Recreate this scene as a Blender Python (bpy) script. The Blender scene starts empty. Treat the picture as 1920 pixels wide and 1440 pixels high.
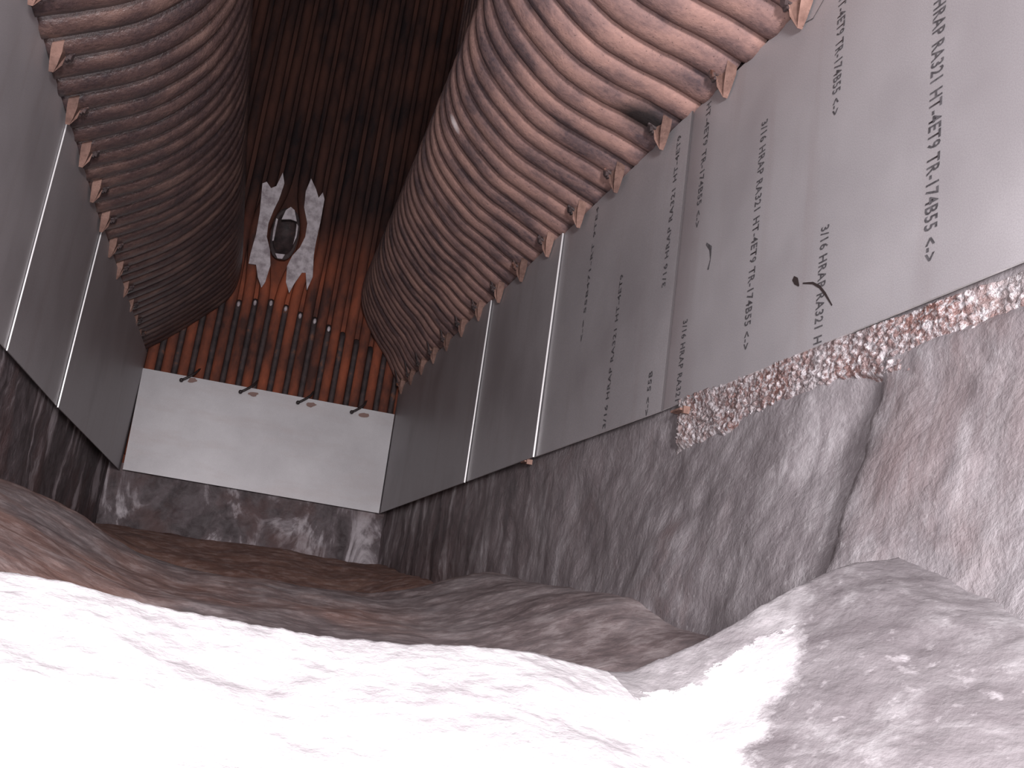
import bpy, bmesh, math, random
from mathutils import Vector, Matrix, noise
random.seed(7)
S = bpy.context.scene
CZ = 1.2                      # camera height; all z below are written relative to it and lifted by lift()
# ------------------------------------------------------------------ camera
FPX = 1850.0
PITCH, YAW, ROLL = math.radians(13.256), math.radians(15.143), math.radians(8.0)
F = Vector((math.sin(YAW)*math.cos(PITCH), math.cos(YAW)*math.cos(PITCH), math.sin(PITCH)))
R = Vector((math.cos(YAW), -math.sin(YAW), 0))
U = R.cross(F)
cx = R*math.cos(ROLL)+U*math.sin(ROLL)*-1
cr, sr = math.cos(ROLL), math.sin(ROLL)
cam_x = R*cr + U*sr           # picture right
cam_y = -R*sr + U*cr          # picture up
cam_d = bpy.data.cameras.new('camera'); cam = bpy.data.objects.new('camera', cam_d)
S.collection.objects.link(cam); S.camera = cam
cam_d.sensor_width = 36; cam_d.lens = FPX/1920*36; cam_d.clip_start = .01
M = Matrix((cam_x, cam_y, -F)).transposed().to_4x4(); M.translation = (0, 0, CZ)
cam.matrix_world = M
def at(px, py, axis, val):
    """point of a real plane (axis = val) seen at a pixel; z relative to the lens"""
    dx, dy = px-960, py-720
    a = dx*cr + dy*sr; b = dx*sr - dy*cr
    r = F*FPX + R*a + U*b
    return r*(val/r[axis])
# ------------------------------------------------------------------ world, lights, exposure
w = bpy.data.worlds.new('world'); S.world = w; w.use_nodes = True
w.node_tree.nodes['Background'].inputs[0].default_value = (.75, .72, .8, 1)
w.node_tree.nodes['Background'].inputs[1].default_value = 0.42
def lamp(name, loc, power, size, col=(1, 1, 1)):
    l = bpy.data.lights.new(name, 'POINT'); l.energy = power; l.shadow_soft_size = size; l.color = col
    o = bpy.data.objects.new(name, l); o.location = (loc[0], loc[1], loc[2]+CZ); S.collection.objects.link(o); return o
lamp('camera_flash', (-.02, -.03, .07), 92, .015, (1, .965, .985))
lamp('fill_lamp', (.05, -1.5, .42), 560, .22, (1, .965, .985))  # added fill from behind the camera, lifts the far end against the near
vs = S.view_settings
vs.view_transform = 'Standard'; vs.look = 'None'; vs.gamma = 1; vs.use_curve_mapping = False; vs.exposure = 0.30

# ------------------------------------------------------------------ helpers
def setp(o, **k):
    for a, b in k.items(): o[a] = b
    return o
def link(name, me, mat=None, parent=None):
    o = bpy.data.objects.new(name, me); S.collection.objects.link(o)
    if mat is not None:
        for m in (mat if isinstance(mat, (list, tuple)) else [mat]): me.materials.append(m)
    if parent: o.parent = parent
    return o
def lift(v): return Vector((v[0], v[1], v[2]+CZ))
def from_bm(name, bm, mat, parent=None, smooth=False, raise_z=True):
    if raise_z: bmesh.ops.translate(bm, verts=bm.verts, vec=(0, 0, CZ))
    bmesh.ops.recalc_face_normals(bm, faces=bm.faces)
    me = bpy.data.meshes.new(name); bm.to_mesh(me); bm.free()
    if smooth:
        for p in me.polygons: p.use_smooth = True
    return link(name, me, mat, parent)
def empty(name, loc):
    o = bpy.data.objects.new(name, None); o.location = lift(loc); o.empty_display_size = .1
    S.collection.objects.link(o); return o
def child(o, p):
    o.parent = p; o.matrix_parent_inverse = Matrix.Translation(-p.location); return o
def fr(x, y, z, oc=5, H=.9): return noise.fractal(Vector((x, y, z)), H, 2.1, oc)
def sm(a, b, x):
    t = min(1, max(0, (x-a)/(b-a))); return t*t*(3-2*t)
def box(bm, c, s, rot=None, mi=0):
    r = bmesh.ops.create_cube(bm, size=1)
    for v in r['verts']:
        p = Vector((v.co.x*s[0], v.co.y*s[1], v.co.z*s[2]))
        if rot is not None: p = rot @ p
        v.co = p+Vector(c)
    return r['verts']
def sweep(bm, pts, side, rw, rn, n=10, cap=True, arc=None):
    """tube of elliptical section: half-width rw along `side`, rn along the bend's normal"""
    rings = []
    for i, p in enumerate(pts):
        a = pts[max(0, i-1)]; b = pts[min(len(pts)-1, i+1)]
        t = (b-a).normalized(); nn = t.cross(side).normalized()
        k = 1.0 if not callable(rw) else rw(i/(len(pts)-1))
        w_ = rw if not callable(rw) else k; 
        rings.append([bm.verts.new(p + side*w_*math.cos(2*math.pi*j/n) + nn*rn*math.sin(2*math.pi*j/n)) for j in range(n)])
    for a, b in zip(rings, rings[1:]):
        for j in range(n): bm.faces.new((a[j], a[(j+1) % n], b[(j+1) % n], b[j]))
    if cap: bm.faces.new(rings[0][::-1]); bm.faces.new(rings[-1])
def grid(name, nu, nv, fn, mat, parent=None, smooth=True):
    vs_ = []; fs = []
    for i in range(nu+1):
        for j in range(nv+1):
            p = fn(i/nu, j/nv); vs_.append((p[0], p[1], p[2]+CZ))
    for i in range(nu):
        for j in range(nv):
            a = i*(nv+1)+j; fs.append((a, a+1, a+nv+2, a+nv+1))
    me = bpy.data.meshes.new(name); me.from_pydata(vs_, [], fs); me.update()
    if smooth:
        me.polygons.foreach_set('use_smooth', [True]*len(fs))
    return link(name, me, mat, parent)
def spline(pts, n):
    out = []
    P = [pts[0]]+list(pts)+[pts[-1]]
    for i in range(1, len(P)-2):
        for k in range(n):
            t = k/n; a, b, c, d = P[i-1], P[i], P[i+1], P[i+2]
            out.append(tuple(.5*((2*b[q])+(-a[q]+c[q])*t+(2*a[q]-5*b[q]+4*c[q]-d[q])*t*t+(-a[q]+3*b[q]-3*c[q]+d[q])*t**3) for q in range(len(b))))
    out.append(tuple(pts[-1])); return out
# ------------------------------------------------------------------ materials
class N:
    def __init__(s, name):
        s.m = bpy.data.materials.new(name); s.m.use_nodes = True; s.t = s.m.node_tree
        s.p = s.t.nodes['Principled BSDF']; s.tc = s.t.nodes.new('ShaderNodeTexCoord')
    def lk(s, a, b): s.t.links.new(a, b)
    def mapped(s, scale):
        m = s.t.nodes.new('ShaderNodeMapping'); m.inputs['Scale'].default_value = scale
        s.lk(s.tc.outputs['Object'], m.inputs['Vector']); return m.outputs[0]
    def noise(s, sc, det=6, rough=.55, scale=(1, 1, 1), dist=0):
        n = s.t.nodes.new('ShaderNodeTexNoise'); n.inputs['Scale'].default_value = sc
        n.inputs['Detail'].default_value = det; n.inputs['Roughness'].default_value = rough; n.inputs['Distortion'].default_value = dist
        s.lk(s.mapped(scale), n.inputs['Vector']); return n.outputs['Fac']
    def ramp(s, f, stops):
        r = s.t.nodes.new('ShaderNodeValToRGB'); e = r.color_ramp.elements
        while len(e) < len(stops): e.new(.5)
        for i, (p, c) in enumerate(stops):
            e[i].position = p; e[i].color = (*c, 1) if len(c) == 3 else (c[0], c[0], c[0], 1)
        s.lk(f, r.inputs[0]); return r.outputs[0]
    def mix(s, f, a, b, mode='MIX'):
        m = s.t.nodes.new('ShaderNodeMix'); m.data_type = 'RGBA'; m.blend_type = mode
        for k, v in ((0, f), (6, a), (7, b)):
            if hasattr(v, 'links'): s.lk(v, m.inputs[k])
            elif k == 0: m.inputs[0].default_value = v
            else: m.inputs[k].default_value = (*v, 1)
        return m.outputs[2]
    def col(s, c):
        if hasattr(c, 'links'): s.lk(c, s.p.inputs['Base Color'])
        else: s.p.inputs['Base Color'].default_value = (*c, 1)
    def rough(s, v, metal=0, spec=.5):
        if hasattr(v, 'links'): s.lk(v, s.p.inputs['Roughness'])
        else: s.p.inputs['Roughness'].default_value = v
        s.p.inputs['Metallic'].default_value = metal; s.p.inputs['Specular IOR Level'].default_value = spec
    def bump(s, h, st, dist=.01):
        b = s.t.nodes.new('ShaderNodeBump'); b.inputs['Strength'].default_value = st; b.inputs['Distance'].default_value = dist
        s.lk(h, b.inputs['Height']); s.lk(b.outputs[0], s.p.inputs['Normal'])

def m_tube(name, c1, c2, c3, rough, spec, stops=(.38, .52, .68), bump=.5):
    n = N(name)
    a = n.noise(5, 7, .6, (1, 1.9, .8)); b = n.noise(70, 4, .6)
    c = n.ramp(a, [(stops[0], c1), (stops[1], c2), (stops[2], c3)])
    c = n.mix(n.ramp(b, [(.35, (.7,)), (.65, (1.1,))]), (0, 0, 0), c) if False else n.mix(.25, c, n.ramp(b, [(.3, c1), (.7, c3)]))
    sp = n.noise(160, 2, .5); c = n.mix(n.ramp(sp, [(.66, (0,)), (.72, (.6,))]), c, (c1[0]*.4, c1[1]*.35, c1[2]*.35))
    n.col(c); n.rough(rough, 0, spec); n.bump(n.noise(60, 5, .65), bump, .006); return n.m
RUST_R = m_tube('dusty_rust', (.085, .06, .067), (.24, .147, .135), (.38, .225, .19), .75, .3, (.38, .49, .62))
def spot(m, centre, sc, radius, colour, amt):
    t = m.node_tree; p = t.nodes['Principled BSDF']; src = p.inputs['Base Color'].links[0].from_socket
    tc = t.nodes.new('ShaderNodeTexCoord'); mp = t.nodes.new('ShaderNodeMapping'); mp.vector_type = 'TEXTURE'
    mp.inputs['Location'].default_value = centre; mp.inputs['Scale'].default_value = sc
    t.links.new(tc.outputs['Object'], mp.inputs['Vector'])
    ln = t.nodes.new('ShaderNodeVectorMath'); ln.operation = 'LENGTH'; t.links.new(mp.outputs[0], ln.inputs[0])
    mr = t.nodes.new('ShaderNodeMapRange'); t.links.new(ln.outputs['Value'], mr.inputs[0]); mr.inputs[1].default_value = radius; mr.inputs[2].default_value = radius*.5
    mr.inputs[3].default_value = 0; mr.inputs[4].default_value = amt
    mx = t.nodes.new('ShaderNodeMix'); mx.data_type = 'RGBA'; t.links.new(mr.outputs[0], mx.inputs[0]); t.links.new(src, mx.inputs[6]); mx.inputs[7].default_value = (*colour, 1)
    t.links.new(mx.outputs[2], p.inputs['Base Color'])
spot(RUST_R, (.935, 2.37, 1.435+CZ), (1.5, .9, 1.3), .088, (.012, .011, .012), .93)
spot(RUST_R, (.535, 3.22, 1.70+CZ), (1, .5, 1.6), .035, (.7, .62, .62), .9)
RUST_H = m_tube('hook_rust', (.10, .055, .045), (.22, .125, .10), (.36, .22, .18), .8, .3)
RUST_L = m_tube('dark_oxide', (.038, .026, .030), (.085, .05, .047), (.20, .12, .10), .34, .8, (.38, .52, .68), .8)
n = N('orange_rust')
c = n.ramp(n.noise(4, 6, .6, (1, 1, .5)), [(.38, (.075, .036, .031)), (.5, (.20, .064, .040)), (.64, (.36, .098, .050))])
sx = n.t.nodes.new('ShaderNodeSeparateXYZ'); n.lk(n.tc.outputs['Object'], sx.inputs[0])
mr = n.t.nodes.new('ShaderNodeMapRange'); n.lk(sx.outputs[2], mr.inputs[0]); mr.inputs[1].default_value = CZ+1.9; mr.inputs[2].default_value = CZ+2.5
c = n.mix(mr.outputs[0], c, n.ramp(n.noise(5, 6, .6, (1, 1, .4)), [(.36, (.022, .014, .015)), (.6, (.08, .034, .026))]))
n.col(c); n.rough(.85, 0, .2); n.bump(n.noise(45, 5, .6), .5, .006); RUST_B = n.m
n = N('dark_scale'); n.col(n.ramp(n.noise(14, 5, .6), [(.35, (.025, .017, .018)), (.6, (.065, .042, .042)), (.75, (.22, .08, .04))])); n.rough(.7); n.bump(n.noise(50), .5, .006); DARK = n.m
n = N('mill_steel')
a = n.noise(3.0, 6, .55); b = n.noise(9, 5, .6, (1, 1, .12)); g = n.noise(420, 2, .5)
c = n.ramp(a, [(.3, (.33, .308, .322)), (.5, (.375, .352, .366)), (.7, (.42, .395, .41))])
c = n.mix(n.ramp(b, [(.54, (0,)), (.75, (.38,))]), c, (.26, .20, .195))
c = n.mix(.22, c, n.ramp(g, [(.3, (.2, .19, .2)), (.7, (.62, .6, .61))]))
st = n.noise(2.2, 3, .5); c = n.mix(n.ramp(st, [(.54, (0,)), (.72, (.4,))]), c, (.24, .215, .225))
n.col(c); n.rough(n.ramp(a, [(.3, (.42,)), (.7, (.5,))]), .2, .5); n.bump(n.noise(300, 2), .06, .002); STEEL = n.m
n = N('bright_steel')
a = n.noise(2.4, 6, .6); g = n.noise(9, 4, .6, (.25, 1, 1)); f = n.noise(380, 2, .5)
c = n.ramp(a, [(.3, (.44, .415, .43)), (.5, (.52, .495, .51)), (.7, (.60, .575, .59))])
c = n.mix(n.ramp(g, [(.5, (0,)), (.8, (.5,))]), c, (.42, .34, .33)); c = n.mix(.15, c, n.ramp(f, [(.3, (.2, .2, .2)), (.7, (.7, .68, .69))]))
n.col(c); n.rough(.45, .25, .5); PANEL = n.m
n = N('cut_steel'); n.col((.9, .88, .88)); n.rough(.35, .5, .8); CUT = n.m
n = N('rusty_edge'); n.col((.05, .043, .045)); n.rough(.7); EDGE = n.m
n = N('ink'); n.col(n.ramp(n.noise(120, 3), [(.4, (.05, .046, .05)), (.8, (.15, .14, .15))])); n.rough(.6); INK = n.m
n = N('ink_dark'); n.col((.035, .025, .025)); n.rough(.5); INKD = n.m
n = N('red_stain'); n.col((.27, .17, .15)); n.rough(.8); STAIN = n.m
n = N('refractory_wash'); n.col(n.ramp(n.noise(22, 5, .6), [(.35, (.32, .27, .29)), (.6, (.60, .54, .57))])); n.rough(.7); n.bump(n.noise(60), .4, .005); WASH = n.m
def m_slag(name, lo, mid, hi, warm, wamt, rough=.55, sc=3.0, bumpd=.03, stretch=(1, 1, 1), stops=(.33, .5, .68), fine=.35):
    n = N(name)
    a = n.noise(sc, 9, .62, stretch, 1.2); b = n.noise(sc*6, 7, .65, (1, 1, 1), .6); w_ = n.noise(sc*.8+1, 6, .6)
    c = n.ramp(a, [(stops[0], lo), (stops[1], mid), (stops[2], hi)])
    c = n.mix(fine, c, n.ramp(b, [(.36, lo), (.66, hi)]))
    c = n.mix(n.ramp(w_, [(.5, (0,)), (.66, (wamt,))]), c, warm)
    n.col(c); n.rough(rough, 0, .5)
    m = n.t.nodes.new('ShaderNodeMath'); m.operation = 'ADD'; n.lk(n.noise(sc*2.2, 9, .68, stretch, 1.5), m.inputs[0]); n.lk(n.noise(sc*22, 4, .6), m.inputs[1])
    n.bump(m.outputs[0], .5, bumpd); return n.m
def m_wall():
    n = N('grey_slag')
    a = n.noise(2.6, 9, .6, (1, 1, 1), 1.6); b = n.noise(11, 8, .68, (1, 1.6, .8), 1.0); f = n.noise(70, 4, .6); w_ = n.noise(2.2, 6, .6, (1, 1, 1), .8)
    c = n.ramp(a, [(.34, (.19, .167, .175)), (.5, (.255, .23, .24)), (.66, (.32, .295, .307))])
    c = n.mix(.45, c, n.ramp(b, [(.34, (.13, .112, .12)), (.5, (.22, .197, .207)), (.66, (.42, .395, .41))]))
    c = n.mix(n.ramp(f, [(.60, (0,)), (.68, (.55,))]), c, (.36, .34, .35))
    c = n.mix(n.ramp(w_, [(.52, (0,)), (.68, (.5,))]), c, (.17, .11, .105))
    # tarry stains with pale streaks towards the far end
    sx = n.t.nodes.new('ShaderNodeSeparateXYZ'); n.lk(n.tc.outputs['Object'], sx.inputs[0])
    mr = n.t.nodes.new('ShaderNodeMapRange'); n.lk(sx.outputs[1], mr.inputs[0]); mr.inputs[1].default_value = 1.9; mr.inputs[2].default_value = 4.6
    d = n.ramp(n.noise(4.5, 8, .62, (1, 1.5, .55), 1.0), [(.36, (.08, .057, .06)), (.50, (.21, .16, .165)), (.58, (.33, .28, .29)), (.66, (.6, .55, .57))])
    c = n.mix(mr.outputs[0], c, d)
    n.col(c); n.rough(.5, 0, .5)
    m = n.t.nodes.new('ShaderNodeMath'); m.operation = 'ADD'; n.lk(n.noise(8, 9, .68, (1, 1, 1), 1.5), m.inputs[0]); n.lk(n.noise(60, 5, .65), m.inputs[1])
    n.bump(m.outputs[0], .5, .007); return n.m
SLAG = m_wall()
WALL_B = m_slag('stained_brickwork', (.06, .043, .046), (.13, .098, .105), (.60, .54, .57), (.13, .06, .052), .6, .7, 2.6, .008, (1.2, 1.2, .6), (.44, .54, .62), .15)
def m_floor():
    n = N('brown_ash')
    a = n.noise(3, 8, .6, (1, 1, 1), 1.2); b = n.noise(18, 6, .65)
    c = n.ramp(a, [(.36, (.26, .125, .09)), (.52, (.38, .185, .13)), (.66, (.48, .27, .20))])
    g = n.ramp(a, [(.36, (.17, .14, .145)), (.52, (.25, .215, .22)), (.66, (.40, .36, .37))])
    sx = n.t.nodes.new('ShaderNodeSeparateXYZ'); n.lk(n.tc.outputs['Object'], sx.inputs[0])
    mr = n.t.nodes.new('ShaderNodeMapRange'); n.lk(sx.outputs[1], mr.inputs[0]); mr.inputs[1].default_value = 4.3; mr.inputs[2].default_value = 3.3
    m = n.mix(n.ramp(n.noise(2, 5, .6), [(.40, (.25,)), (.6, (1,))]), (0, 0, 0), mr.outputs[0])
    m2 = n.t.nodes.new('ShaderNodeMapRange'); n.lk(sx.outputs[0], m2.inputs[0]); m2.inputs[1].default_value = .35; m2.inputs[2].default_value = .6
    m = n.mix(m2.outputs[0], m, mr.outputs[0])
    c = n.mix(m, c, g); c = n.mix(.4, c, n.ramp(b, [(.38, (.11, .075, .07)), (.5, (.25, .18, .17)), (.62, (.52, .44, .43))]))
    n.col(c); n.rough(.8, 0, .3); n.bump(n.noise(16, 8, .68, (1, 1, 1), .8), .5, .010); return n.m
FLOORM = m_floor()
def m_ash():
    n = N('white_ash')
    a = n.noise(4, 9, .62, (1, 1.3, 1), .8); b = n.noise(26, 6, .65, (1, 1.5, 1)); f = n.noise(110, 3, .6)
    c = n.ramp(a, [(.34, (.34, .31, .325)), (.52, (.54, .515, .53)), (.66, (.72, .70, .71))])
    c = n.mix(.4, c, n.ramp(b, [(.36, (.30, .27, .285)), (.62, (.72, .69, .70))]))
    c = n.mix(n.ramp(f, [(.62, (0,)), (.7, (.5,))]), c, (.75, .73, .74))
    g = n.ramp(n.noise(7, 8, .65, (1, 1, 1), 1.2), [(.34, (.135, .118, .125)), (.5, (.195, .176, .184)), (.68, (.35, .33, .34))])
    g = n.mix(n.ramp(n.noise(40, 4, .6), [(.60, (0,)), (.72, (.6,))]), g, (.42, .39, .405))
    # the white tone ends along a ragged line on the right; grey tone beyond it
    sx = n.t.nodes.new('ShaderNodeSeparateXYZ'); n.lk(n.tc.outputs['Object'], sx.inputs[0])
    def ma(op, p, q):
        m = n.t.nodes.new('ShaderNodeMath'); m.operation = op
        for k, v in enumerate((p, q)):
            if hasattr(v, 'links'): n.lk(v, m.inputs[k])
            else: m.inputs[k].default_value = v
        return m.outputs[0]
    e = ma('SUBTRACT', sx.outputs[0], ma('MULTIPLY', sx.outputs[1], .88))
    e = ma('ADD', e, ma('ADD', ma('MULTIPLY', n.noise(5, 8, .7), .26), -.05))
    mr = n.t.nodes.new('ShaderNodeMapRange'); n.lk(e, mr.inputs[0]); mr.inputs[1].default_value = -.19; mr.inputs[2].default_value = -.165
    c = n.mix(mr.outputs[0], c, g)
    # thin greyer crust along the rim where it climbs
    rim = ma('MULTIPLY', ma('GREATER_THAN', ma('ADD', sx.outputs[1], ma('MULTIPLY', n.noise(8, 7, .7), .22)), 1.235), ma('GREATER_THAN', sx.outputs[0], .5))
    c = n.mix(ma('MULTIPLY', rim, .75), c, g)
    n.col(c); n.rough(.55, 0, .5)
    n.bump(ma('ADD', n.noise(14, 8, .7), n.noise(90, 4, .6)), .5, .0035); return n.m
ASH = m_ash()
n = N('crystal_crust')
c = n.ramp(n.noise(6, 6, .6), [(.38, (.20, .10, .085)), (.55, (.22, .165, .165)), (.68, (.30, .27, .28))])
c = n.mix(n.ramp(n.noise(75, 5, .7), [(.47, (0,)), (.58, (1,))]), c, (.50, .46, .475))
c = n.mix(n.ramp(n.noise(3.1, 4, .6), [(.55, (0,)), (.68, (.7,))]), c, (.55, .52, .53))
n.col(c); n.rough(.4, 0, .6); n.bump(n.noise(110, 4, .7), .8, .008); CRUST = n.m

# ------------------------------------------------------------------ setting: floor and lower walls
YB = 6.5
def fh(x, y):
    back = .22*sm(4.3, 6.2, y)
    left = .165*sm(.05, .64, -x)
    right = .14*sm(.50, 1.0, x)
    h = max(back, left, right)*.75+.25*min(.24, back+left+right)
    h += -.02 + .035*math.exp(-((y-3.3-.25*x)/.35)**2) - .05*math.exp(-((y-4.25)/.5)**2) - .14*sm(3.1, 1.0, y)
    h += .022*fr(x*1.6, y*1.3, 3.1, 4) + .008*fr(x*6, y*5, 1.7, 5)
    return h
def floor_fn(u, v):
    y = 1.32+(YB+.05-1.32)*(v**1.25); x = -.85+1.98*u; return (x, y, fh(x, y))
floor = setp(grid('floor', 130, 260, floor_fn, FLOORM), kind='structure')
def side_wall(name, sgn, xw, y0, mat, nu, nv, bulge):
    def fn(u, v):
        y = y0+(YB+.03-y0)*(u**1.35); z = .60-.0*v + (-.60-.42)*v + 0
        t = v
        near = sm(3.6, .9, y)
        b = bulge*near*(sm(.02, .85, t)) 
        d = .026*fr(y*1.5, z*2.2, 9.1+sgn, 3)*(.4+.6*near) + .008*fr(y*5, z*6, 4.4, 4)+.003*fr(y*18, z*20, 2.2, 4)
        if sgn > 0: b += .022*sm(1.385, 1.36, y+.02*fr(z*9, 3, 3, 3))*sm(.06, .1, t)
        x = xw - b - d*sm(.0, .14, t) - .012
        return (sgn*x, y, z)
    return setp(grid(name, nu, nv, fn, mat), kind='structure')
wall_right = side_wall('wall_right', 1, 1.03, .28, SLAG, 330, 120, .17)
wall_left = side_wall('wall_left', -1, .72, .6, WALL_B, 200, 70, .04)
def back_fn(u, v):
    x = -.8+1.95*u; z = .60-.75*v
    return (x, YB-.02-.02*fr(x*4, z*6, 5, 5)-.05*sm(.6, 1, v), z)
wall_back = setp(grid('wall_back', 90, 40, back_fn, WALL_B), kind='structure')

# ------------------------------------------------------------------ tube banks
PRN = [(1.012, 1.405), (.90, 1.445), (.81, 1.475), (.71, 1.515), (.62, 1.58), (.54, 1.66), (.497, 1.74), (.485, 1.83), (.512, 1.93), (.60, 2.15), (.73, 2.45), (.90, 2.85), (1.0, 3.3), (1.0, 4.2), (1.0, 5.4)]
PRF = [(1.012, 1.405), (.94, 1.49), (.87, 1.60), (.80, 1.68), (.74, 1.76), (.69, 1.84), (.66, 1.91), (.645, 1.98), (.648, 2.10), (.69, 2.26), (.79, 2.5), (.93, 2.85), (1.0, 3.3), (1.0, 4.2), (1.0, 5.4)]
PLN = [(.705, 1.33), (.62, 1.375), (.50, 1.447), (.408, 1.537), (.344, 1.634), (.305, 1.75), (.291, 1.87), (.296, 1.98), (.315, 2.1), (.37, 2.3), (.46, 2.55), (.60, 2.9), (.68, 3.3), (.68, 4.2), (.68, 5.4)]
PLF = [(.705, 1.33), (.61, 1.405), (.52, 1.49), (.449, 1.56), (.375, 1.64), (.30, 1.72), (.245, 1.80), (.225, 1.89), (.228, 2.03), (.29, 2.3), (.40, 2.55), (.58, 2.9), (.68, 3.3), (.68, 4.2), (.68, 5.4)]
PR = (PRN, PRF); PL = (PLN, PLF)
def bank_pts(P, sgn, y, off=0.0, cut=0.0):
    t = min(1, max(-.15, (y-2.8)/3.7))
    pts = spline([(a[0]+(b[0]-a[0])*t, a[1]+(b[1]-a[1])*t) for a, b in zip(*P)], 3)
    out = [Vector((sgn*x, y, z)) for x, z in pts]
    if cut:
        a, b = out[0], out[1]; out[0] = a+(b-a)*cut
    if off:
        o2 = []
        for i, p in enumerate(out):
            a = out[max(0, i-1)]; b = out[min(len(out)-1, i+1)]
            t = (b-a).normalized(); nn = Vector((t.z, 0, -t.x))*(-sgn)
            o2.append(p-nn*off)
        out = o2
    return out
def make_bank(P, sgn, mat, ys, y_first, label, clip_i, rn):
    root = empty('tube_bank', (sgn*P[0][0][0], y_first, P[0][0][1]))
    setp(root, label=label, category='tube bank')
    SIDE = Vector((0, 1, 0))
    for k, y in enumerate(ys):
        pts = bank_pts(P, sgn, y+random.uniform(-.003, .003), cut=(.28 if k % 3 == clip_i else random.uniform(0, .12)))
        pts = [p+Vector((random.uniform(-.0007, .0007), 0, random.uniform(-.0007, .0007))) for p in pts]
        bm = bmesh.new(); sweep(bm, pts, SIDE, (.0555), rn, 12)
        o = from_bm('tube', bm, mat, None, True); child(o, root)
    # membrane closing the gaps behind the tubes
    bm = bmesh.new(); prev = None
    for y in (ys[0]-.06, 2.0, 3.5, 5.0, ys[-1]+.035):
        row = [bm.verts.new(p) for p in bank_pts(P, sgn, y, off=.018)]
        row2 = [bm.verts.new(p) for p in bank_pts(P, sgn, y, off=.03)]
        if prev:
            for a, b in ((prev[0], row), (prev[1], row2)):
                for i in range(len(row)-1): bm.faces.new((a[i], a[i+1], b[i+1], b[i]))
        prev = (row, row2)
    o = from_bm('membrane', bm, DARK); child(o, root)
    return root
ysR = [2.03-.11*10+.11*k for k in range(51)]; ysL = [2.38-.11*12+.11*k for k in range(50)]
bankR = make_bank(PR, 1, RUST_R, ysR, 2.0, 'pinkish rust-dusted bank of curved boiler tubes above the right-hand steel plates', 1, .030)
bankL = make_bank(PL, -1, RUST_L, ysL, 2.0, 'dark oxidised bank of curved boiler tubes above the left-hand steel plates', 0, .042)

for sg_, xx, par in ((1, 1.075, wall_right), (-1, .765, wall_left)):
    bm = bmesh.new(); box(bm, (sg_*xx, 3.5, 1.05), (.02, 6.1, 1.3)); from_bm('light_leak_sheet', bm, DARK, par)  # unseen backing added to stop world light leaking in above the plates
# hooks that hold the plates, welded to the tubes
def hook(root, X, y, z, sgn, mat, matd):
    bm = bmesh.new(); q = random.uniform(-.1, .1)
    # petal-shaped rusty lug lying on the plate
    out = [(-.010, .05), (.030, .045), (.045, .02), (.040, -.015), (.020, -.045), (.004, -.062), (-.008, -.03), (-.014, .01)]
    fa = [bm.verts.new((X-sgn*(.004+.020*max(0, 1-(b/.065)**2)), y-a, z+b)) for a, b in out]
    fb = [bm.verts.new((X+sgn*.006, y-a, z+b)) for a, b in out]
    bm.faces.new(fa); bm.faces.new(fb[::-1])
    for i in range(8): bm.faces.new((fa[i], fa[(i+1) % 8], fb[(i+1) % 8], fb[i]))
    h = from_bm('plate_hook', bm, mat); child(h, root)
    bm = bmesh.new()
    rot = Matrix.Rotation(sgn*-.35, 3, 'Y')
    box(bm, (X-sgn*.045, y+.016, z+.045), (.007, .014, .12), rot)
    r = bmesh.ops.create_cone(bm, segments=8, radius1=.0065, radius2=.005, depth=.05, cap_ends=True)
    for v in r['verts']: v.co = Matrix.Rotation(sgn*-1.2, 3, 'Y') @ v.co + Vector((X-sgn*.02, y+.008, z+.005))
    s = from_bm('strap', bm, matd); s.parent = h
    bm = bmesh.new(); r = bmesh.ops.create_cone(bm, segments=6, radius1=.011, radius2=.011, depth=.009, cap_ends=True)
    for v in r['verts']: v.co = Matrix.Rotation(math.pi/2-.3*sgn, 3, 'Y') @ v.co + Vector((X-sgn*.036, y+.008, z+.0))
    s = from_bm('nut', bm, DARK); s.parent = h
for k in range(-2, 14): hook(bankR, .990 if k < 1 else .972, 2.03+.33*k+.0, 1.385, 1, RUST_H, DARK)
for k in range(-1, 12): hook(bankL, -.665, 2.38+.33*k, 1.315, -1, RUST_H, DARK)

# ------------------------------------------------------------------ back wall tubes, port
PX, PZ = .045, 2.28
def back_tube(x0):
    pts = []
    sg = 1 if x0 > PX else -1; d = abs(x0-PX)
    amp = .085*math.exp(-((d-.05)/.13)**2)
    for i in range(44):
        z = .66+(3.4-.66)*i/30
        if i > 30: z = 3.4+(5.5-3.4)*(i-30)/13
        b = amp*math.exp(-((z-PZ)/.24)**2)
        pts.append(Vector((x0+sg*b, YB+.03-.012*math.sin(x0*9), z)))
    bm = bmesh.new(); sweep(bm, pts, Vector((1, 0, 0)), .036, .036, 10)
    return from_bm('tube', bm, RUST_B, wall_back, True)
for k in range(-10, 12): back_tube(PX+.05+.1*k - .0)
bm = bmesh.new(); box(bm, (.15, YB+.085, 2.95), (2.4, .02, 5.4)); from_bm('membrane', bm, RUST_B, wall_back)
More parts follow.
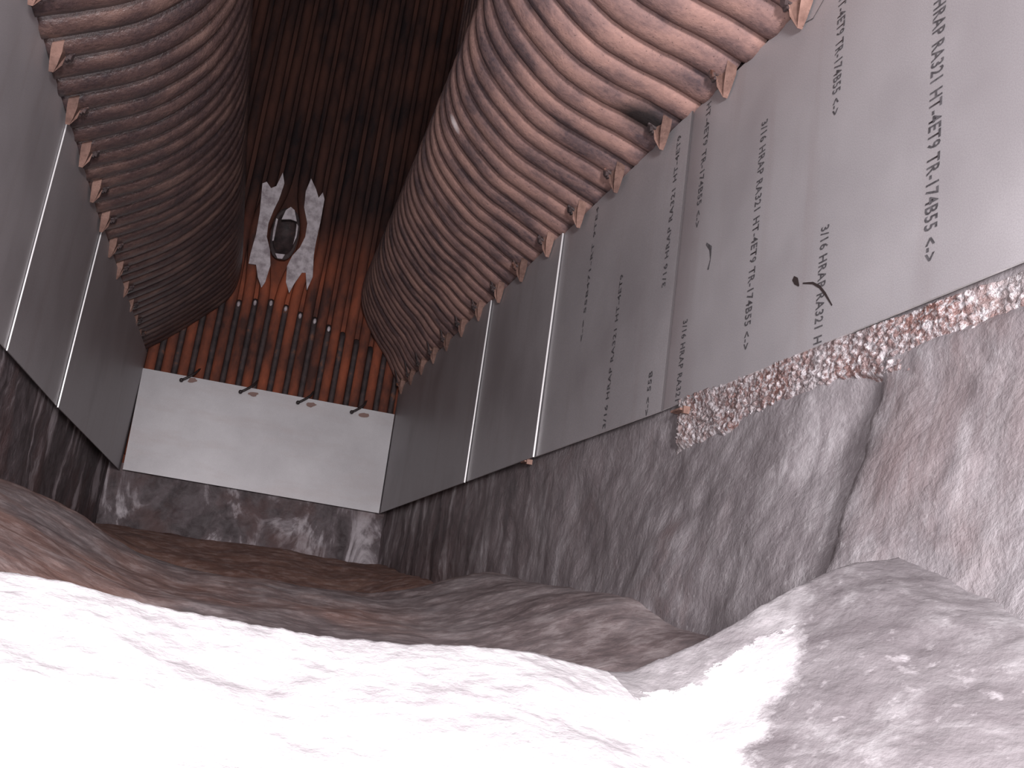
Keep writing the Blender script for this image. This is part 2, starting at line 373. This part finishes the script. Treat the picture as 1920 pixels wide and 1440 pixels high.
# dark bars with rounded pale tips over the lower tubes
for k in range(-7, 10):
    x = PX+.1*k; zt = 1.80+.02*random.random()-.02*abs(k) if k < 4 else 1.72-.03*(k-4)
    if x > .99 or x < -.66: continue
    bm = bmesh.new(); pts = [Vector((x, YB-.008, z)) for z in (.66, 1.0, 1.4, zt-.06, zt-.02)]+[Vector((x, YB+.008, zt)), Vector((x, YB+.03, zt+.01))]
    sweep(bm, pts, Vector((1, 0, 0)), .019, .014, 8)
    o = from_bm('fin_bar', bm, DARK, wall_back, True)
    if -2 <= k <= 4:
        bm = bmesh.new(); r = bmesh.ops.create_icosphere(bm, subdivisions=2, radius=1)
        for v in r['verts']: v.co = Vector((v.co.x*.011+x, v.co.y*.008+YB-.02, v.co.z*.02+zt-.02))
        setp(from_bm('pale_tip', bm, WASH, o, True), label='pale rounded tip')
def slab(name, px, yv, th, mat, parent, bev=.006):
    bm = bmesh.new(); P = [at(a, b, 1, yv) for a, b in px]
    f0 = bm.faces.new([bm.verts.new(p) for p in P])
    r = bmesh.ops.extrude_face_region(bm, geom=[f0])
    for e in r['geom']:
        if isinstance(e, bmesh.types.BMVert): e.co.y -= th
    bmesh.ops.triangulate(bm, faces=[f for f in bm.faces if len(f.verts) > 4])
    return from_bm(name, bm, mat, parent)
LP = [(530, 325), (533, 345), (523, 375), (513, 395), (503, 420), (500, 445), (506, 470), (507, 498), (497, 530), (490, 540), (483, 520), (480, 497), (466, 495), (470, 475), (480, 440), (487, 400), (490, 365), (492, 345), (500, 342), (508, 354), (518, 350)]
RP = [(583, 336), (592, 355), (597, 372), (605, 362), (608, 375), (600, 420), (592, 455), (588, 480), (586, 520), (575, 545), (573, 512), (566, 512), (552, 532), (542, 550), (536, 530), (538, 500), (548, 480), (562, 465), (572, 445), (576, 420), (570, 390), (573, 360)]
for pp in (LP, RP): setp(slab('refractory_patch', pp, YB-.012, .012, WASH, wall_back), label='whitish smeared refractory beside the port')
bm = bmesh.new()
nseg = 24; rr = []
for dy, k in ((-.03, 1.0), (-.045, .88), (-.03, .76), (.068, .72)):
    rr.append([bm.verts.new((PX+.092*k*math.copysign(abs(math.cos(a))**.8, math.cos(a)), YB+dy, PZ+.185*k*math.copysign(abs(math.sin(a))**.9, math.sin(a)))) for a in [2*math.pi*i/nseg for i in range(nseg)]])
for a, b in zip(rr, rr[1:]):
    for i in range(nseg): bm.faces.new((a[i], a[(i+1) % nseg], b[(i+1) % nseg], b[i]))
bm.faces.new(rr[-1])
setp(from_bm('inspection_port', bm, DARK, wall_back, True), label='dark oval inspection port')
slab('port_lining', [(528, 412), (536, 395), (545, 389), (552, 395), (556, 416), (545, 412)], YB-.05, .012, WASH, wall_back)
slab('port_lining', [(516, 476), (534, 478), (529, 486), (520, 485)], YB-.05, .012, WASH, wall_back)
slab('port_rim', [(518, 410), (521, 412), (513, 452), (510, 452), (513, 430)], YB-.05, .01, WASH, wall_back)
slab('port_rim', [(556, 420), (559, 425), (556, 445), (549, 460), (554, 440)], YB-.05, .01, WASH, wall_back)
# roof high above the slot
bm = bmesh.new(); box(bm, (.1, 3.4, 5.5), (2.6, 6.8, .08)); setp(from_bm('ceiling', bm, DARK), kind='structure')

# ------------------------------------------------------------------ steel plates
def m_steel1():
    m = STEEL.copy(); m.name = 'mill_steel_scaled_edge'; t = m.node_tree
    p = t.nodes['Principled BSDF']; src = p.inputs['Base Color'].links[0].from_socket
    tc = t.nodes.new('ShaderNodeTexCoord'); sx = t.nodes.new('ShaderNodeSeparateXYZ'); t.links.new(tc.outputs['Object'], sx.inputs[0])
    no = t.nodes.new('ShaderNodeTexNoise'); no.inputs['Scale'].default_value = 5; t.links.new(tc.outputs['Object'], no.inputs['Vector'])
    ad = t.nodes.new('ShaderNodeMath'); ad.operation = 'MULTIPLY_ADD'; t.links.new(no.outputs['Fac'], ad.inputs[0]); ad.inputs[1].default_value = .14; t.links.new(sx.outputs[1], ad.inputs[2])
    mr = t.nodes.new('ShaderNodeMapRange'); t.links.new(ad.outputs[0], mr.inputs[0]); mr.inputs[1].default_value = 2.14; mr.inputs[2].default_value = 2.30; mr.inputs[4].default_value = .55
    mx = t.nodes.new('ShaderNodeMix'); mx.data_type = 'RGBA'; t.links.new(mr.outputs[0], mx.inputs[0]); t.links.new(src, mx.inputs[6]); mx.inputs[7].default_value = (.17, .125, .125, 1)
    t.links.new(mx.outputs[2], p.inputs['Base Color']); return m
def plate(sgn, xf, y0, y1, zb0, zb1, zt, label, th=.005, cut=True, xe=None):
    bm = bmesh.new()
    q = {}
    for a in (0, 1):
        for b, (y, zb) in enumerate(((y0, zb0), (y1, zb1))):
            x = (xf if b == 0 else (xe or xf)) + a*th
            for c, z in enumerate((zb, zt)):
                q[a, b, c] = bm.verts.new((sgn*x, y, z))
    def f(*k, mi=0):
        fc = bm.faces.new([q[i] for i in k]); fc.material_index = mi
    f((0, 0, 0), (0, 1, 0), (0, 1, 1), (0, 0, 1)); f((1, 0, 0), (1, 0, 1), (1, 1, 1), (1, 1, 0))
    f((0, 0, 0), (0, 0, 1), (1, 0, 1), (1, 0, 0), mi=1 if cut else 2); f((0, 1, 0), (1, 1, 0), (1, 1, 1), (0, 1, 1))
    f((0, 0, 0), (1, 0, 0), (1, 1, 0), (0, 1, 0), mi=1 if not cut else 0); f((0, 0, 1), (0, 1, 1), (1, 1, 1), (1, 0, 1))
    o = from_bm('steel_plate', bm, [STEEL, CUT, EDGE])
    return setp(o, label=label, category='steel plate')
p1 = plate(1, 1.0, .62, 2.235, .592, .556, 1.385, 'nearest right steel plate, largest, with four columns of stencilled text and a tick mark', cut=False)
p1.data.materials[0] = m_steel1()
p2 = plate(1, .992, 2.22, 3.24, .551, .551, 1.383, 'right steel plate just past the nearest one, with faint upside-down stencilling', cut=False)
p3 = plate(1, .982, 3.225, 4.17, .548, .546, 1.38, 'narrow right steel plate between the two bright vertical seams', .006)
p4 = plate(1, .972, 4.155, 6.44, .541, .541, 1.378, 'farthest right steel plate, touching the pale end panel', .006)
l1 = plate(-1, .686, 1.2, 3.12, .57, .558, 1.307, 'nearest left steel plate, at the left edge of the picture', cut=False)
l2 = plate(-1, .680, 3.105, 4.11, .553, .553, 1.303, 'left steel plate between the two thin bright seams', .004)
l3 = plate(-1, .672, 4.095, 6.44, .548, .548, 1.30, 'farthest left steel plate, touching the pale end panel', .005, xe=.634)
bm = bmesh.new()
c4 = [at(268, 690, 1, 6.42), at(230, 880, 1, 6.38), at(715, 963, 1, 6.38), at(745, 778, 1, 6.42)]
c4[2].x = min(c4[2].x, .966); c4[3].x = min(c4[3].x, .966)
fa = [bm.verts.new(p) for p in c4]; fb = [bm.verts.new(p+Vector((0, .006, 0))) for p in c4]
bm.faces.new(fa); bm.faces.new(fb[::-1])
for i in range(4): bm.faces.new((fa[i], fa[(i+1) % 4], fb[(i+1) % 4], fb[i]))
panel = setp(from_bm('end_panel', bm, PANEL), label='pale flat rectangular steel panel across the far end wall', category='steel plate')
for (a, b) in ((355, 713), (465, 735), (572, 755), (672, 773)):
    p = at(a, b-8, 1, 6.40)
    bm = bmesh.new(); pts = [p+Vector(v) for v in ((.05, .06, .07), (.035, -.005, .03), (.01, -.02, .0), (-.02, -.02, -.025), (-.04, -.02, -.038))]
    sweep(bm, pts, Vector((.4, 1, .1)).normalized(), .009, .008, 7)
    r = bmesh.ops.create_icosphere(bm, subdivisions=2, radius=.013)
    for v in r['verts']: v.co += pts[-1]
    h = from_bm('plate_hook', bm, INKD, wall_back, True)
    bm = bmesh.new(); q = p+Vector((.035, .004, -.012))
    ring = [bm.verts.new(q+Vector((.045*math.cos(t)*random.uniform(.7, 1.1), -.006 if False else 0, .028*math.sin(t)*random.uniform(.7, 1.1)))) for t in [i*math.pi/5 for i in range(10)]]
    bm.faces.new(ring); child(from_bm('rust_stain', bm, STAIN), panel) if False else bm.free()
# stencilled lines, ticks
for (a, b) in ((988, 862), (1281, 763)):
    q = at(a, b, 0, .985); bm = bmesh.new()
    box(bm, (q.x+.01, q.y, q.z-.006), (.02, .008, .018)); box(bm, (q.x+.004, q.y+.03, q.z-.004), (.02, .05, .005))
    from_bm('support_tab', bm, RUST_H, wall_right)
for (a, b) in ((362, 712), (476, 738), (584, 758), (684, 777)):
    bm = bmesh.new(); rr_ = [random.uniform(.7, 1.15) for _ in range(12)]
    ring = [bm.verts.new(at(a-1+10*rr_[i]*math.cos(i*math.pi/6), b+1+4.5*rr_[i]*math.sin(i*math.pi/6), 1, 6.408)) for i in range(12)]
    bm.faces.new(ring); from_bm('rust_stain', bm, STAIN, panel)
def text_on(body, plt, x, y, z0, z1, h, up=-1, mat=INK):
    cu = bpy.data.curves.new('t', 'FONT'); cu.body = body; cu.size = 1; cu.space_character = 1.15; cu.resolution_u = 2; cu.offset = .022
    o = bpy.data.objects.new('t', cu); S.collection.objects.link(o)
    dg = bpy.context.evaluated_depsgraph_get(); dg.update()
    me = bpy.data.meshes.new_from_object(o.evaluated_get(dg)); bpy.data.objects.remove(o)
    xs = [v.co.x for v in me.vertices]; L = max(xs)-min(xs); x0 = min(xs)
    s = (z1-z0)/L                       # signed: reading direction along z
    for v in me.vertices:
        a, b = v.co.x-x0, v.co.y
        v.co = Vector((x, y + (b-.35)*h/.7*(1 if s > 0 else -1), z0+a*s+CZ))
    me.flip_normals() if s > 0 else None
    me.name = 'stencilled_text'
    link('stencilled_text', me, mat, plt)
FULL = '3/16 HRAP RA321 HT-4ET9 TR-174B55 <->'
text_on(FULL, p1, .9993, 1.258, 1.19, .644, .030)
text_on(FULL, p1, .9993, 1.553, 1.40+.192, 1.048, .026) if False else text_on('RA321 HT-4ET9 TR-174B55 <->', p1, .9993, 1.553, 1.408, 1.048, .026)
text_on('3/16 HRAP RA321 H', p1, .9993, 1.560, .814, .575, .026)
text_on(FULL, p1, .9993, 1.832, 1.17, .625, .026)
text_on('HT-4ET9 TR-174B55 <->', p1, .9993, 2.134, 1.367, 1.016, .024)
text_on('3/16 HRAP RA321', p1, .9993, 2.146, .773, .566, .024)
text_on('3/16 HRAP RA321 HT-4ET9', p2, .9913, 2.285, .898, 1.34, .022)
text_on('<-> 55B', p2, .9913, 2.307, .552, .671, .022)
text_on('3/16 HRAP RA321 HT-4ET9', p2, .9913, 2.60, .56, 1.03, .022)
text_on('<-> 55B471-RT 9TE4', p2, .9913, 2.895, .889, 1.36, .02)
def scribble(pts, plt, x, mat, wd):
    bm = bmesh.new(); prev = None
    for i, (y, z, k) in enumerate(pts):
        a = Vector(pts[max(0, i-1)][:2]); b = Vector(pts[min(len(pts)-1, i+1)][:2]); t = (b-a).normalized()
        n_ = Vector((-t.y, t.x))*wd*k
        r = (bm.verts.new((x, y+n_.x, z+n_.y)), bm.verts.new((x, y-n_.x, z-n_.y)))
        if prev: bm.faces.new((prev[0], prev[1], r[1], r[0]))
        prev = r
    return from_bm('marker_tick', bm, mat, plt)
scribble([(1.662, .737, 1.6), (1.65, .727, 2.6), (1.638, .713, .5)], p1, .9991, INKD, .003)
scribble([(1.625, .715, .5), (1.59, .705, .9), (1.565, .69, 1.1), (1.545, .67, 1.), (1.52, .64, .5)], p1, .9990, INKD, .0028)
scribble([(2.07, .95, 1), (2.045, .93, 2.2), (2.04, .90, .6), (2.048, .875, 1.3)], p1, .9991, INK, .003)
scribble([(1.72, 1.345, .5), (1.66, 1.33, .7), (1.62, 1.355, .6)], p1, .9991, INK, .002)

# ------------------------------------------------------------------ slag crust under the near plate
def crust_fn(u, v):
    y = .55+(2.16-.55)*u; lo = .462+.045*fr(y*2.2, 1, 1, 4)-.03*sm(1.85, 2.05, y)-.02*sm(1.2, .8, y)
    z = .575-(.575-lo)*v
    e = sm(0, .03, u)*sm(1, .985, u)*sm(0, .05, v)*sm(1, .85, v)
    x = 1.018 - e*(.014+.010*abs(fr(y*70, z*70, 7, 3))+.008*fr(y*7, z*7, 3, 3))
    return (x, y, z+.012*fr(y*25, 4, 4, 3)*v)
setp(grid('slag_crust', 380, 44, crust_fn, CRUST, wall_right), kind='stuff')

# ------------------------------------------------------------------ near ash ledge
YC = 1.2
CREST = [(-900, 1010), (-300, 1040), (0, 1075), (180, 1105), (330, 1145), (480, 1172), (560, 1185), (650, 1197), (800, 1206), (960, 1216), (1060, 1240), (1170, 1260), (1240, 1237), (1320, 1200), (1400, 1155), (1470, 1112), (1580, 1062), (1680, 1045), (1790, 1018)]
cp = spline([tuple(at(a, b, 1, YC)) for a, b in CREST], 8)
NC = len(cp)-1
def ledge_fn(u, v):
    k = min(NC, u*NC); i = int(k); f_ = k-i; j = min(NC, i+1)
    c = Vector(cp[i]).lerp(Vector(cp[j]), f_)
    # v 0..1 : back foot -> crest (v=.2) -> front
    if v < .2:
        t = v/.2; y = YC+.25-.25*t; z = c.z-.5*(1-t)**1.6
    else:
        t = (v-.2)/.8; y = YC-.95*t; z = c.z-.27*(YC-y)-.06*(YC-y)**2
    x = c.x
    z += .012*fr(x*4, y*4, .5, 3)*(1 if v > .2 else .6)*(1-.85*sm(.12, 0, abs(v-.2)))+.0022*fr(x*12, y*16, 2.5, 4)+.0016*fr(x*70, y*70, 2.5, 2)
    return (x, y, z)
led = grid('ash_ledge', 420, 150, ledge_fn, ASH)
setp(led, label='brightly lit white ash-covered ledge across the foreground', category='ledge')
